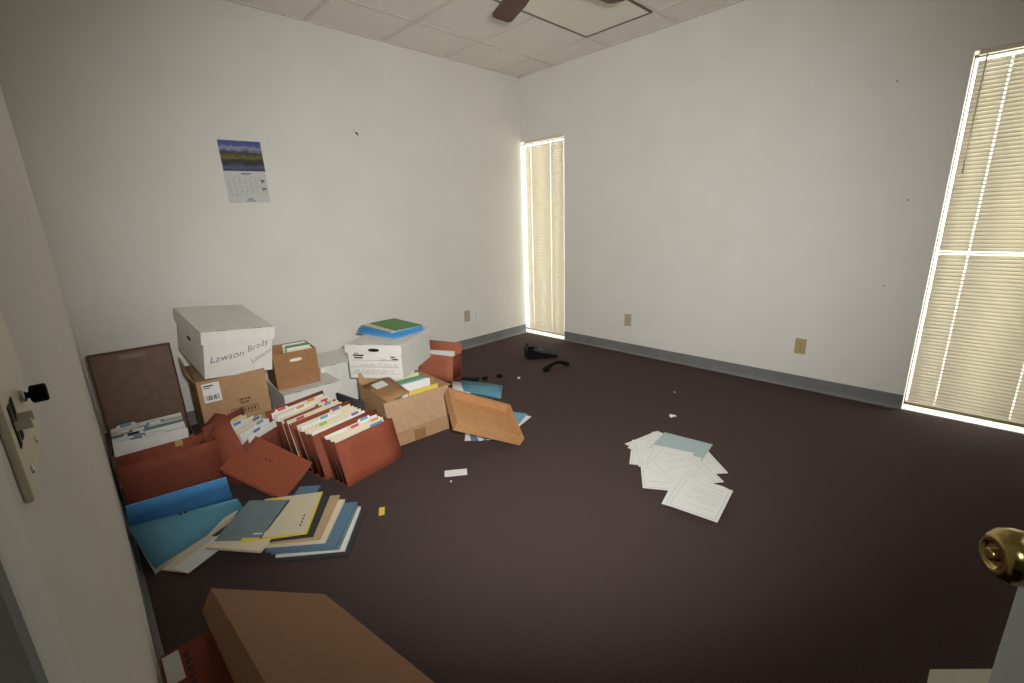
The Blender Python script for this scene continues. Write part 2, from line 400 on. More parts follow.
# white box marked by hand, top of the left stack
B = bankers_box('white lidded file box with large handwriting, topmost of the left stack', pose(.398, 2.83, .498, 2.0, 7.5, 6), .366, .57, .268, .07)
MKL = mat('marker', srgb(92, 94, 100), .7)
text('Lawson', .056, FRONT(.035, .085, .0102) @ Matrix.Rotation(R(8), 4, 'Z'), B, MKL, 'handwriting', .3, -.0006)
text('Brady', .05, FRONT(.225, .125, .0102) @ Matrix.Rotation(R(20), 4, 'Z'), B, MKL, 'handwriting', .3, -.0006)
text('Lawson', .04, FRONT(.245, .055, .0102) @ Matrix.Rotation(R(30), 4, 'Z'), B, MKL, 'handwriting', .3, -.0006)
text('T', .03, FRONT(.03, .16, .0102), B, MKL, 'handwriting', .3, -.0012)
holes(B, Matrix.Translation((.0106, .30, .15)) @ Matrix.Rotation(R(90), 4, 'Z') @ Matrix.Rotation(R(90), 4, 'X') @ Matrix.Rotation(R(180), 4, 'Y'))

# tall brown carton under it
mat('carton_print', srgb(112, 82, 52), .8)
C = thing('cardboard_carton', 'tall brown carton with white shipping label under the handwritten white box', 'box', pose(.365, 2.86, 0, -3))
l, w_, h = .34, .42, .485
walls(MB(), l, w_, h).build('body', KRAFT, C)
MB().box(.002, .002, h-.004, l-.002, w_/2-.002, h).box(.002, w_/2+.002, h-.004, l-.002, w_-.002, h).build('top_flaps', KRAFT, C)
MB().slab([[(0, .02, h-.01), (0, w_-.02, h-.01)], [(-.03, .03, h+.05), (-.02, w_-.03, h+.075)]], .003).build('side_flap', KRAFT, C)
lb = MB().box(.022, -.0012, h-.128, .105, 0, h-.018).build('shipping_label', PAPER, C)
MB().box(.028, -.0018, h-.036, .075, -.0012, h-.029).box(.028, -.0018, h-.046, .06, -.0012, h-.042).build('address_lines', BOXINK, lb)
q = MB()
for i in range(9): q.box(.03+.0075*i, -.0018, h-.115, .03+.0075*i+random.choice((.002, .0035, .005)), -.0012, h-.088)
q.build('barcode', BOXINK, lb)
for k, (x, z, ws) in enumerate(((.178, .325, (.006, .018, .012, .014)), (.188, .306, (.012, .008, .014)))):
    q = MB()
    for w0 in ws: q.box(x, -.001, z, x+w0, 0, z+.012); x += w0+.004
    q.build('printing', MATS['carton_print'], C)
q = MB().box(.135, -.001, .245, .275, 0, .249).box(.135, -.001, .282, .275, 0, .286).box(.135, -.001, .249, .139, 0, .282).box(.271, -.001, .249, .275, 0, .282)
for i in range(7): q.box(.145+.0175*i, -.001, .256, .145+.0175*i+.011, 0, .275)
q.build('printed_panel', MATS['carton_print'], C)

# white box on the floor beside it
Eb = bankers_box('white lidded file box on the floor beneath the small brown box', pose(.795, 2.885, 0, -1.8), .36, .405, .272, .055)
q = MB().lathe([(.016, 0), (.016, .0006)], Matrix.Translation((.06, .0108, .185)) @ Matrix.Rotation(R(90), 4, 'X'), 20)
q.box(.09, .0098, .18, .20, .0108, .192)
q.build('printed_mark', BOXINK, Eb)

# small brown box with hand hole on it
D = thing('storage_box', 'small open brown box with hand hole and papers, on a white lid', 'box', pose(.80, 3.0, .274, -6))
l, w_, h = .262, .27, .235
walls(MB(), l, w_, h, .005).build('body', KRAFTDK, D)
holes(D, Matrix.Translation((l*.5, -.0002, h-.055)) @ Matrix.Rotation(R(90), 4, 'X'), mt=PAPER)
MB().slab([[(0, .01, h-.003), (0, w_-.01, h-.003)], [(.004, .02, h+.03), (.006, w_-.03, h+.035)]], .003).build('side_flap', KRAFTDK, D)
for i in range(5):
    f = MB().box(.105, .05+.04*i, .006, .25, .053+.04*i, h-.002+.008*(i % 3), bev=.0005).build('file_folder', [CREAM, PAPER, GREEN, CREAM, PAPER][i])
    f.matrix_world = D.matrix_world.copy()
    tag(f, ['cream folder standing at the front inside the small brown box', 'white folder standing second inside the small brown box', 'green folder standing in the middle of the small brown box', 'cream folder standing fourth inside the small brown box', 'white folder standing rearmost in the small brown box'][i], 'folder', 'folders in the small brown box')

# box behind, and the closed white box with handwriting on it
F = bankers_box('plain white lidded file box beneath the white box with written lines', pose(1.335, 3.0, 0, -55), .30, .42, .30, .06)
F2 = bankers_box('plain white lidded file box against the back wall behind the small brown box', pose(1.13, 3.14, 0, -3), .36, .40, .312, .06)
G = bankers_box('white lidded file box with handwritten lines and coloured folders on its lid', pose(1.169, 2.773, .311, -54.8), .389, .525, .229, .055)
holes(G, Matrix.Translation((.20, -.0003, .194)) @ Matrix.Rotation(R(90), 4, 'X'))
MK = mat('marker_dark', srgb(58, 60, 66), .7)
for k, (x, z, ln, hh) in enumerate(((.045, .150, .075, .010), (.052, .134, .06, .009), (.055, .166, .03, .008), (.305, .142, .03, .008), (.315, .128, .04, .008))):
    MB().box(x, .0101, z, x+ln, .0108, z+hh).build('printed_line', BOXINK, G)
scribble(G, .09, .345, .082, .026, .0105, MK, 4); scribble(G, .04, .30, .042, .024, .0105, MK, 7); scribble(G, .235, .35, .120, .022, .0105, MK, 9)
q = MB()
for z in (.122, .076, .032): q.box(.025, .0101, z, .36, .0108, z+.0012)
q.build('ruled_line', BOXINK, G)

# ---------------------------------------------------------------- folders
def sheet(name, m, l, w, th, mt, label, cat, group=None, z=0, tab=None, sag=0):
    o = MB().box(-l/2, -w/2, 0, l/2, w/2, th, bev=min(.0008, th*.3))
    if tab: o.prism([(tab-.045, w/2-.001), (tab+.045, w/2-.001), (tab+.038, w/2+.012), (tab-.038, w/2+.012)], 0, th*.5)
    o = o.build(name, mt, None, m); return tag(o, label, cat, group)
gm = G.matrix_world
gz = .2295
FG = 'coloured folders on the white box lid'
def on_g(x, y, z, rz): return gm @ Matrix.Translation((x, y, gz+z)) @ Matrix.Rotation(R(rz), 4, 'Z')
sheet('file_folder', on_g(.16, .345, .000, -21), .38, .265, .014, BRIGHTBLUE, 'bright blue folder at the bottom of the stack on the white box lid', 'folder', FG)
sheet('file_folder', on_g(.155, .36, .0145, -26), .38, .265, .012, BLUE, 'blue folder second from the bottom on the white box lid', 'folder', FG)
sheet('file_folder', on_g(.155, .375, .027, -31), .38, .265, .012, BRIGHTBLUE, 'blue folder third from the bottom on the white box lid', 'folder', FG)
sheet('file_folder', on_g(.165, .38, .0395, -33), .38, .255, .004, CREAM, 'cream folder just under the green folder on the white box', 'folder', FG)
sheet('file_folder', on_g(.185, .38, .044, -35), .37, .205, .005, GREEN, 'green folder on top of the blue folders on the white box', 'folder', FG)

# open carton with flaps, on the floor in the middle
I = thing('open_carton', 'open brown carton with raised flaps and papers inside, mid pile', 'box', pose(1.155, 2.235, 0, -4.5))
l, w_, h = .385, .45, .292
walls(MB(), l, w_, h, .005).build('body', KRAFT, I)
ff = MB().slab([[(-.035, -.004, h+.004), (l+.008, -.004, h+.004)], [(-.022, -.030, .10), (l+.016, -.034, .115)]], -.004).build('front_flap', mat('kraft_flap', srgb(180, 148, 116), .75, noise=srgb(172, 141, 110), nscale=35), I)
tf = MB().quad((-.012, -.01, h+.006), (.135, .0, h+.028), (.165, w_*.80, h+.03), (-.012, w_*.82, h+.006), .004, 3, -.004).build('left_flap', KRAFTDK, I)
MB().quad((.02, .20, h+.0195), (.095, .20, h+.029), (.10, .30, h+.030), (.02, .30, h+.0195), .0008).build('label', PAPER, tf)
MB().slab([[(.0, w_-.004, h-.005), (l, w_-.004, h-.005)], [(.02, w_+.03, h+.055), (l-.02, w_+.04, h+.05)]], .004).build('back_flap', KRAFT, I)
MB().slab([[(l-.002, .01, h-.004), (l-.002, w_-.01, h-.004)], [(l+.05, .03, h-.012), (l+.04, w_-.02, h-.012)]], -.004).build('right_flap', KRAFT, I)
MB().box(l*.36, -.0015, .0, l*.56, 0, .07).build('tape', TAPE, I)
MB().box(-.0012, .04, .17, 0, .075, .215).build('sticker', PAPER, I)
FI = 'papers inside the open carton'
specs = [(PAPER, 'white sheaf leaning rearmost inside the open brown carton', .36, .030, 12), (CREAM, 'cream folder near the back inside the open brown carton', .32, .02, 5),
         (GREEN, 'green edged folder in the middle of the open brown carton', .27, .012, 9), (PALEBLUE, 'pale blue folder inside the open carton before the green one', .22, .015, 3),
         (PAPER, 'white sheaf second from the front inside the open carton', .17, .02, 6), (YELLOW, 'yellow paper at the front inside the open brown carton', .10, .006, -4)]
for mt, lab, y, dz, lean in specs:
    o = MB().box(.17, 0, .006, .375, .007, h-.012+dz, bev=.0008).build('file_folder', mt, None, I.matrix_world @ Matrix.Translation((0, y, 0)) @ Matrix.Rotation(R(-lean*.6), 4, 'X'))
    tag(o, lab, 'folder', FI)

# tray-like lid leaning on the carton's corner
J0 = Vector((1.682, 1.672, .054)); jx = (Vector((1.311, 1.803, .246)) - J0); jy = Vector((1.827, 1.928, .146)) - J0
mJ = frame(J0, -jx, jy); mJ = Matrix.Translation(jx) @ mJ
J = thing('box_lid', 'orange-brown shallow box lid lying open against the open carton', 'lid', mJ)
lj, wj, hj = jx.length, jy.length, .055
def tray(l, w, h, th=.004, fl=.012):
    a = MB().box(0, 0, -h, l, w, -h+th)
    for (x0, y0, x1, y1) in ((0, 0, l, fl), (0, w-fl, l, w), (0, fl, fl, w-fl), (l-fl, fl, l, w-fl)): a.box(x0, y0, -h+th, x1, y1, 0)
    return a
tray(lj, wj, hj, .004, .02).build('tray', TRAYKRAFT, J)
MB().box(lj*.42, wj-.0185, -.0005, lj*.58, wj-.001, .0008).build('locking_tab', KRAFTDK, J)

# ---------------------------------------------------------------- clamshell file box in the left corner
A = thing('flip_lid_box', 'dark brown file box with its lid flipped up against the wall corner', 'box', pose(-.040, 2.745, 0, -3))
l, w_, h = .335, .285, .255
walls(MB(), l, w_, h, .004).build('body', LIDBROWN, A)
md = Matrix.Translation((0, w_, h-.005)) @ Matrix.Rotation(R(86), 4, 'X')
ld = tray(l+.008, .44, .03, .003, .007); bmesh.ops.transform(ld.bm, matrix=md @ Matrix.Translation((-.004, 0, .0)), verts=ld.bm.verts)
ld = ld.build('lid', LIDBROWN, A)
q = MB(); LL, WW = l+.008, .44
for (x0, y0, x1, y1) in ((-.0045, .0, .0035, WW+.0005), (LL-.0115, 0, LL-.0035, WW+.0005), (.0035, WW-.0075, LL-.0115, WW+.0005)): q.box(x0, y0, -.032, x1, y1, .006, md)
q.build('lid_rim', mat('lid_rim_board', srgb(88, 62, 50), .7), ld)
MB().box(.12, .39, -.026, .225, .417, -.024, md).build('lid_tab', mat('lid_tab_board', srgb(140, 116, 98), .7), ld)
FA = 'files in the flip-lid box'
tabs = [PALEBLUE, STEEL, PAPER, BRIGHTBLUE, LILAC, DARKF]
mA = A.matrix_world
def file_folder(m, W, H, th, mt, tabx, tabmat, label, group):
    t = tag(MB().prism([(0, 0), (W, 0), (W, H), (tabx+.085, H), (tabx+.076, H+.012), (tabx+.009, H+.012), (tabx, H), (0, H)], -th/2, th/2, Matrix.Rotation(R(90), 4, 'X')).build('file_folder', mt, None, m), label, 'folder', group)
    MB().box(tabx+.018, -th/2-.0006, H-.003, tabx+.066, th/2+.0006, H+.0115).build('index_tab', tabmat, t)
    return t
random.seed(5)
for i in range(13):
    y = .022 + .0195*i
    file_folder(mA @ Matrix.Translation((.012, y, .006)) @ Matrix.Rotation(R(random.uniform(-1, 1)), 4, 'X'), .30, .240+.0045*i+random.uniform(-.004, .008), .006, random.choice((PAPER, PAPER, CREAM, GREYBLUE, PALEBLUE)), random.uniform(.01, .2), random.choice((PALEBLUE, STEEL, PAPER, PAPER, CREAM, DARKF)),
        'pale folder with coloured index tab packed in the flip-lid file box', FA)
wf = MB().quad((0, .0, 0), (.29, .0, 0), (.29, -.012, .235), (0, -.012, .235), .002).build('paper_sheet', PAPER, None, mA @ Matrix.Translation((.005, -.022, .092)) @ Matrix.Rotation(R(4), 4, 'Y'))
tag(wf, 'white sheet standing between the flip-lid box and the red-brown wallet', 'paper')

# ---------------------------------------------------------------- red-brown expanding wallets
def wallet(label, m, W, D, hf, hb, fx=0, lean=0, cm=REDROPE, gm_=REDROPEDK, gh=None, bow=0, group='red-brown expanding wallets'):
    """front panel at y=0, back panel at y=D; lean = shift of the tops in +y"""
    t = thing('expanding_wallet', label, 'wallet', m, group)
    MB().quad((0, 0, 0), (W, 0, 0), (W+fx, lean*hf-bow, hf), (fx, lean*hf-bow, hf), .0022, 4, bow).build('front_panel', cm, t)
    MB().quad((0, D, .0), (W, D, 0), (W+fx, D+lean*hb, hb), (fx, D+lean*hb, hb), .0022, 2).build('back_panel', cm, t)
    MB().box(0, .002, .0, W, D, .002).build('bottom', gm_, t)
    gh = gh or min(hf, hb); n = 6
    for side in (0, 1):
        x = W*side; s = -1 if side else 1; rows = []
        for k in range(n+1):
            y = D*k/n; inn = .016*(k % 2)*s
            rows.append([(x+inn+s*.001, y, .002), (x+fx+inn+s*.001, y+lean*gh, gh-.004)])
        MB().slab(rows, .0012).build('gusset', gm_, t)
    return t
def fill(m, W, D, lean, specs, group, where, h0=.25, side=.012, sx=0):
    n = len(specs)
    for i, (mt, tabx, tm, dh, name) in enumerate(specs):
        y = .012 + (D-.024)*i/max(1, n-1)
        file_folder(m @ Matrix.Translation((side, y, .004)) @ Matrix(((1, 0, sx, 0), (0, 1, 0, 0), (0, 0, 1, 0), (0, 0, 0, 1))) @ Matrix.Rotation(-math.atan(lean), 4, 'X'), W-2*side, h0+dh, .005, mt, tabx, tm, name + ' ' + where, group)
# front: wallet beneath the teal folder, left
m2 = pose(-.030, 2.60, 0, -2.5)
P2 = wallet('red-brown wallet standing upright in front of the flip-lid box', m2, .395, .10, .245, .262, .0, -.02, REDROPE)
stk = MB().box(-.016, -.0006, -.016, .016, 0, .016).build('sticky_note', mat('note_tan', srgb(196, 164, 96), .7), None, m2 @ Matrix.Translation((.245, .0945, .246)) @ Matrix.Rotation(R(-3), 4, 'Z'))
tag(stk, 'small tan sticky note on the upright red-brown wallet at left', 'note')
# leaning wallet (orange face)
n0 = Vector((.326, 2.437, .15)); nx = Vector((.511, 2.204, .004)) - n0; ny = Vector((.508, 2.533, .227)) - n0
N = thing('expanding_wallet', 'red-brown wallet lying tilted with two holes in its face', 'wallet', frame(n0, nx, ny), 'red-brown expanding wallets')
ln, wn = nx.length+.02, ny.length+.01
MB().box(0, 0, -.003, ln, wn, 0, bev=.0008).build('front_panel', REDROPELT, N)
MB().box(.004, .002, -.03, ln-.004, wn-.01, -.028).build('back_panel', REDROPE, N)
rows = []
for k in range(5): rows.append([(.004+.012*(k % 2), .004, -.003-.0065*k), (.004+.012*(k % 2), wn-.006, -.003-.0065*k)])
MB().slab(rows, .001).build('gusset', REDROPEDK, N)
for dx in (0, .022): MB().lathe([(.0045, .0001), (.0045, .0007)], Matrix.Translation((ln*.42+dx, wn*.62, 0)), 14).build('eyelet_hole', SLOT, N)
# wallet behind, to its left, with pale files
mO = pose(.455, 2.455, 0, 33)
O = wallet('red-brown wallet of pale files standing before the tall carton', mO, .27, .24, .215, .30, 0, .0, REDROPEDK, REDROPE)
fill(mO @ Matrix.Translation((.03, 0, 0)), .25, .22, .05, [(PAPER, .02, LILAC, -.005, 'white folder with lilac tab'), (PAPER, .10, PALEBLUE, 0, 'white folder with pale blue tab'), (CREAM, .13, STEEL, .004, 'cream folder with steel blue tab'),
     (PAPER, .05, BRIGHTBLUE, .008, 'white folder with bright blue tab'), (CREAM, .1, YELLOW, .012, 'cream folder with yellow tab')], 'files in the wallet before the tall carton', 'in the wallet before the tall carton', .245, .022)
lf = MB().slab([[(.262, 2.725, .004), (.425, 2.455, .004)], [(.265, 2.73, .215), (.448, 2.475, .215)], [(.404, 2.742, .33), (.437, 2.68, .33)]], .004).build('loose_flap', REDROPE)
tag(lf, 'loose red-brown wallet flap folded to a peak beside the pale files', 'flap')
# three wallets full of files in a row
mM1 = pose(.785, 2.045, 0, 9.7)
M1 = wallet('front red-brown wallet in the row, its bare face toward the camera', mM1, .36, .115, .225, .25, 0, .34, REDROPELT, bow=.012)
fill(mM1, .35, .10, .38, [(BLUE, .22, BLUE, -.015, 'blue folder'), (CREAM, .23, ORANGE, .0, 'cream folder with orange tab'), (CREAM, .12, PINK, .0, 'cream folder with pink tab'), (PAPER, .20, PALEBLUE, .005, 'white folder with pale blue tab')], 'files in the front wallet', 'in the front red-brown wallet of the row', .238)
mM2 = pose(.735, 2.195, 0, 12)
M2 = wallet('middle red-brown wallet in the row, stuffed with white files', mM2, .37, .17, .235, .265, 0, .30, REDROPE)
fill(mM2, .36, .15, .33, [(PAPER, .23, LILAC, .005, 'white folder with lilac tab'), (CREAM, .05, LIME, .01, 'cream folder with lime tab'), (CREAM, .24, CREAM, .012, 'plain cream folder'), (PAPER, .1, PALEBLUE, .014, 'white folder with pale blue tab'), (CREAM, .2, LILAC, .018, 'cream folder with lilac tab')], 'files in the middle wallet', 'in the middle red-brown wallet of the row', .245)
mM3 = pose(.70, 2.405, 0, 14)
M3 = wallet('rear red-brown wallet in the row, with pink and orange tabs', mM3, .37, .21, .24, .28, 0, .26, REDROPE)
fill(mM3, .36, .19, .29, [(CREAM, .02, PINK, .005, 'cream folder with pink tab'), (CREAM, .22, PALEBLUE, .01, 'cream folder with pale blue tab'), (REDROPE, .2, CREAM, .012, 'red-brown folder'), (CREAM, .24, PINK, .015, 'cream folder with far right pink tab'), (PAPER, .1, ORANGE, .02, 'white folder with orange tab'), (CREAM, .19, ORANGE, .024, 'cream folder with orange tab'), (PAPER, .02, PINK, .026, 'white folder with pink tab')], 'files in the rear wallet', 'in the rear red-brown wallet of the row', .25)
dq = MB().quad((1.085, 2.78, .004), (1.128, 2.50, .004), (1.125, 2.52, .225), (1.082, 2.80, .225), .012, 2).build('file_folder', DARKF)
tag(dq, 'dark folder wedged upright between the rear wallet and the open carton', 'folder')
# wallet beside the white box, right
mH = pose(1.95, 3.27, 0, -70)
H = wallet('open red-brown wallet standing right of the white box with folders', mH, .40, .13, .205, .285, 0, .16, mat('redrope_pale', srgb(176, 104, 78), .7), REDROPE)
hp = MB().quad((.01, .03, .004), (.385, .03, .004), (.385, .07, .238), (.01, .07, .222), .02).build('paper_block', PAPER, None, mH)
tag(hp, 'white papers standing inside the red-brown wallet right of the white box', 'papers')

# ---------------------------------------------------------------- blue and teal folders, left front
bq = MB().quad((-.042, 2.36, .004), (.34, 2.33, .004), (.315, 2.215, .20), (-.034, 2.275, .20), .008, 3, .004).build('file_folder', BRIGHTBLUE)
tag(bq, 'bright blue folder standing between red-brown wallet and teal folder', 'folder')
tq = thing('file_folder', 'teal folder leaning at the left wall with white pages inside', 'folder', (0, 2.05, 0))
off = Vector((0, 2.05, 0))
V = lambda *p: Vector(p) - off
MB().quad(V(.0, 2.045, .018), V(.358, 2.20, .012), V(.326, 2.135, .125), V(-.044, 2.25, .125), .002, 4, -.006).build('cover', TEAL, tq)
MB().quad(V(-.002, 2.030, .006), V(.352, 2.20, .003), V(.326, 2.160, .106), V(-.042, 2.275, .104), .004, 2).build('pages', CREAM, tq)
for u in (0, .018): MB().lathe([(.0045, 0), (.0045, .0008)], Matrix.Translation(V(.125+u, 2.185-.004*u, .127)) @ Matrix.Rotation(R(35), 4, 'X'), 12).build('fastener_hole', SLOT, tq)

# ---------------------------------------------------------------- slid stack of folders on the carpet
random.seed(3)
FR = 'slid stack of folders on the carpet'
def flat(cx, cy, z, rz, l, w, th, mt, label, name='file_folder', cat='folder', group=FR, ty=0, tx=0, tab=None):
    return sheet(name, Matrix.Translation((cx, cy, z)) @ Matrix.Rotation(R(rz), 4, 'Z') @ Matrix.Rotation(R(tx), 4, 'X') @ Matrix.Rotation(R(ty), 4, 'Y'), l, w, th, mt, label, cat, group, tab=tab)
flat(.555, 1.775, .001, 50, .30, .275, .008, DARKF, 'dark folder at the bottom of the slid folder stack')
flat(.548, 1.795, .0095, 51, .285, .27, .010, PAPER, 'white paper sheaf low in the slid stack above the dark folder', 'paper_sheaf', 'papers')
flat(.54, 1.81, .020, 49, .29, .27, .003, GREYBLUE, 'thin grey folder under the steel blue folder in the stack')
flat(.535, 1.83, .0235, 48, .30, .28, .010, STEEL, 'steel blue folder at the right side of the slid stack')
flat(.515, 1.865, .034, 50, .29, .25, .009, CREAM, 'cream folder between the steel blue and tan folders in the stack')
flat(.50, 1.895, .0435, 51, .30, .26, .011, MANILA, 'tan folder in the middle of the slid stack', tab=.05)
flat(.47, 1.915, .055, 54, .29, .26, .005, DARKF, 'dark folder just under the yellow form in the stack')
fy = flat(.455, 1.945, .0605, 56, .30, .255, .006, YELLOW, 'yellow folder near the top of the slid stack')
ct = flat(.485, 1.925, .067, 56, .285, .165, .002, mat('form_paper', srgb(214, 206, 176), .7), 'pale form with small marks lying on the yellow folder', 'paper_form', 'paper')
q = MB()
for i in range(4): q.box(-.10+.022*i, -.055, .0022, -.088+.022*i, -.049, .0026)
q.build('printing', BOXINK, ct)
flat(.585, 2.055, .058, 50, .12, .10, .004, STEEL, 'short steel blue folder poking out at the back of the stack')
flat(.335, 1.955, .050, 38, .25, .235, .012, CREAM, 'thick cream pad under the grey-blue cover at the left of the stack', 'paper_pad', 'papers')
gb = flat(.352, 2.005, .0675, 45, .25, .19, .005, GREYBLUE, 'grey-blue printed cover on top of the stack at left', 'booklet', 'booklet', ty=-3)
MB().box(-.122, -.094, .0051, .122, -.088, .0056).build('dark_edge', DARKF, gb)
q = MB().box(-.095, -.085, .0051, -.088, -.045, .0056)
q.build('printing', PAPER, gb)
flat(.13, 2.055, .002, 36, .20, .10, .006, CREAM, 'cream folder sticking out under the teal folder', group=None)
flat(.165, 2.02, .0085, 28, .22, .085, .003, PAPER, 'white paper strip lying between the teal folder and slid stack', 'paper_sheet', 'paper', None)
cv = MB().tube([(.40, 2.14, .032), (.42, 2.10, .034), (.44, 2.06, .034)], [.012, .014, .012], 10).build('paper_roll', CREAM)
tag(cv, 'small curled cream paper between teal folder and slid stack', 'paper')

# ---------------------------------------------------------------- foreground carton lid on a red-brown wallet
fl_, fr_, bl_, br_ = Vector((.103, .792, .461)), Vector((.392, .73, .276)), Vector((.108, 1.45, .246)), Vector((.397, 1.39, .064))
mS = frame(bl_, fr_-fl_, bl_-fl_); ls, th = .353, .062
Sb = thing('carton_lid', 'large brown carton lid tilted over the red-brown wallet in the foreground', 'lid', mS)
q = MB().box(0, -.80, -.004, ls, 0, 0, bev=.0015)
q.box(0, -.80, -th, .004, 0, -.003).box(ls-.004, -.80, -th, ls, 0, -.003).box(.004, -.004, -th, ls-.004, 0, -.003).box(.004, -.80, -th, ls-.004, -.796, -.003)
q.build('lid', FOREKRAFT, Sb)
mR = pose(-.042, .62, 0, 0)
Rw = thing('file_wallet', 'red-brown wallet with white label against the left wall in the foreground', 'wallet', mR)
MB().box(0, 0, 0, .175, .72, .198, bev=.004).build('body', REDROPE, Rw)
MB().box(.004, .0, .198, .172, .718, .2005).build('cover', mat('redrope_fore', srgb(140, 66, 48), .7, noise=srgb(132, 60, 44), nscale=40), Rw)
MB().box(.006, .60, .2006, .042, .708, .2014).build('label', PAPER, Rw)
q = MB()
for i in range(5): q.box(.05, .56+.027*i, .2006, .056, .575+.027*i, .2011).box(.058, .565+.027*i, .2006, .0605, .578+.027*i, .2011)
q.build('handwriting', BOXINK, Rw)

# ---------------------------------------------------------------- right of the pile
bf = MB().quad((1.985, 2.62, .022), (2.09, 2.31, .012), (2.27, 2.48, .014), (2.10, 2.80, .03), .012, 2).build('file_folder', TEAL)
tag(bf, 'blue folder lying on the carpet behind the orange-brown lid', 'folder')
ws = MB().quad((1.94, 2.70, .012), (2.0, 2.55, .012), (2.16, 2.73, .014), (2.05, 2.85, .018), .002, 2).build('paper_sheet', PAPER)
tag(ws, 'white sheet poking out behind the blue folder on the carpet', 'paper')
FL = 'blue printed sheets fanned under the lid'
for i, (cx, cy, rz, mt, lab) in enumerate([(1.66, 2.03, 48, PAPER, 'lowest white sheet of the fan under the orange-brown lid'), (1.67, 2.02, 55, STEEL, 'blue printed sheet low in the fan under the lid'),
        (1.70, 2.0, 62, PAPER, 'white sheet in the middle of the fan under the lid'), (1.71, 2.0, 68, STEEL, 'blue printed sheet high in the fan under the lid'), (1.74, 1.985, 75, PAPER, 'topmost white sheet of the fan under the lid')]):
    flat(cx, cy, .001+.0016*i, rz, .28, .20 if mt is PAPER else .185, .0013, mt, lab, 'paper_sheet', 'paper', FL)
flat(1.86, 1.99, .0012, 15, .26, .20, .0013, PAPER, 'white sheet showing at the right end of the lid', 'paper_sheet', 'paper', None)
flat(1.87, 2.01, .0032, 24, .25, .19, .0013, PALEBLUE, 'pale blue sheet showing at the right end of the lid', 'paper_sheet', 'paper', None)
dk = MB().box(-.07, -.03, 0, .07, .03, .02, bev=.006).build('adapter', BLACKP, None, pose(2.2, 2.80, 0, -52)); tag(dk, 'flat black adapter on the carpet behind the blue folder', 'adapter')
for (x, y, lab) in ((2.29, 2.72, 'black plastic bit nearest the black adapter'), (2.41, 2.67, 'black plastic bit right of the blue folder')):
    o = MB().lathe([(.012, 0), (.026, .006), (.024, .02), (.01, .028)], pose(x, y, 0), 10).build('plastic_piece', BLACKP); tag(o, lab, 'debris')

# desk telephone lying on its side and its handset
t = thing('desk_telephone', 'black desk telephone lying on the carpet by the corner window', 'telephone', pose(3.07, 2.82, 0, -38) @ Matrix.Scale(1.12, 4))
MB().prism([(-.115, 0), (.115, 0), (.15, .012), (.118, .03), (.0, .055), (-.075, .085), (-.118, .08)], -.085, .085, Matrix.Rotation(R(90), 4, 'X')).build('body', BLACKP, t)
MB().box(-.11, -.07, .076, -.055, .07, .098, Matrix.Rotation(R(6), 4, 'Y'), bev=.006).build('cradle', BLACKP, t)
q = MB()
for i in range(4):
    for j in range(3): q.box(.0+.022*i, -.03+.024*j, .052-.0095*i, .014+.022*i, -.014+.024*j, .060-.0095*i)
q.build('keypad', mat('key_grey', srgb(34, 34, 36), .5), t)
t = thing('telephone_handset', 'black telephone handset lying in front of the desk telephone', 'telephone', pose(2.875, 2.44, 0, -17) @ Matrix.Scale(1.1, 4))
MB().tube([(-.085, 0, .018), (-.05, .004, .042), (0, .006, .052), (.05, .004, .048), (.085, 0, .03)], [.016, .014, .013, .014, .017], 12).build('grip', BLACKP, t)
for sx in (-1, 1): MB().lathe([(.012, -.018), (.027, -.016), (.03, .0), (.026, .012), (.012, .016)], Matrix.Translation((.095*sx, 0, .022 if sx < 0 else .032)) @ Matrix.Rotation(R(28*sx), 4, 'Y'), 18).build('earpiece' if sx < 0 else 'mouthpiece', BLACKP, t)

# ---------------------------------------------------------------- papers on the open carpet
FU = 'scattered white papers on the open carpet'
PRINT = mat('faint_print', srgb(200, 200, 200), .8); PRINTD = mat('page_rule', srgb(160, 160, 162), .8)
def page(cx, cy, z, rz, label, lines=True, mt=PAPER, l=.2794, w=.2159, group=FU, frame_=True):
    o = flat(cx, cy, z, rz, l, w, .0012, mt, label, 'paper_sheet', 'paper', group)
    if lines:
        q = MB()
        random.seed(int(cx*1000+cy*777))
        if frame_:
            for s in (-1, 1): q.box(-l/2+.012, s*(w/2-.012)-.0006, .00122, l/2-.012, s*(w/2-.012)+.0006, .0014)
            q.box(-l/2+.012, -w/2+.012, .00122, -l/2+.0135, w/2-.012, .0014)
        q.build('ruled_border', PRINTD, o)
        q = MB()
        for k in range(11):
            x = l/2-.035-.018*k
            if random.random() < .8: q.box(x, -w/2+.03, .00122, x+.003, w/2-.03-random.uniform(0, .09), .0014)
        q.build('printing', PRINT, o)
    return o
page(2.21, 1.13, .001, -12, 'printed sheet at the far left of the paper pile')
page(2.20, 1.115, .0025, -2, 'printed sheet second from the far left of the paper pile')
page(2.09, 1.095, .004, 28, 'printed sheet third from the far left of the paper pile')
page(2.10, 1.075, .0055, 38, 'printed sheet under the teal sheet at the left of the pile')
page(2.18, .886, .007, 47, 'printed sheet at the far right edge of the paper pile')
page(2.07, .87, .0085, 52, 'printed sheet at the right edge nearest the neat stack')
page(1.933, .94, .010, 33, 'printed sheet at the lower left of the paper pile')
o = flat(2.27, 1.005, .0115, -82, .275, .22, .0015, mat('pale_teal', srgb(176, 194, 194), .65), 'pale teal sheet on top of the far side of the paper pile', 'paper_sheet', 'paper', FU)
page(2.07, .985, .0135, 16, 'printed sheet overlapping the near edge of the teal sheet')
page(2.055, .955, .015, 6, 'printed sheet in the middle of the pile just below teal')
page(2.02, .88, .0165, 58, 'printed sheet between the middle of the pile and the neat stack')
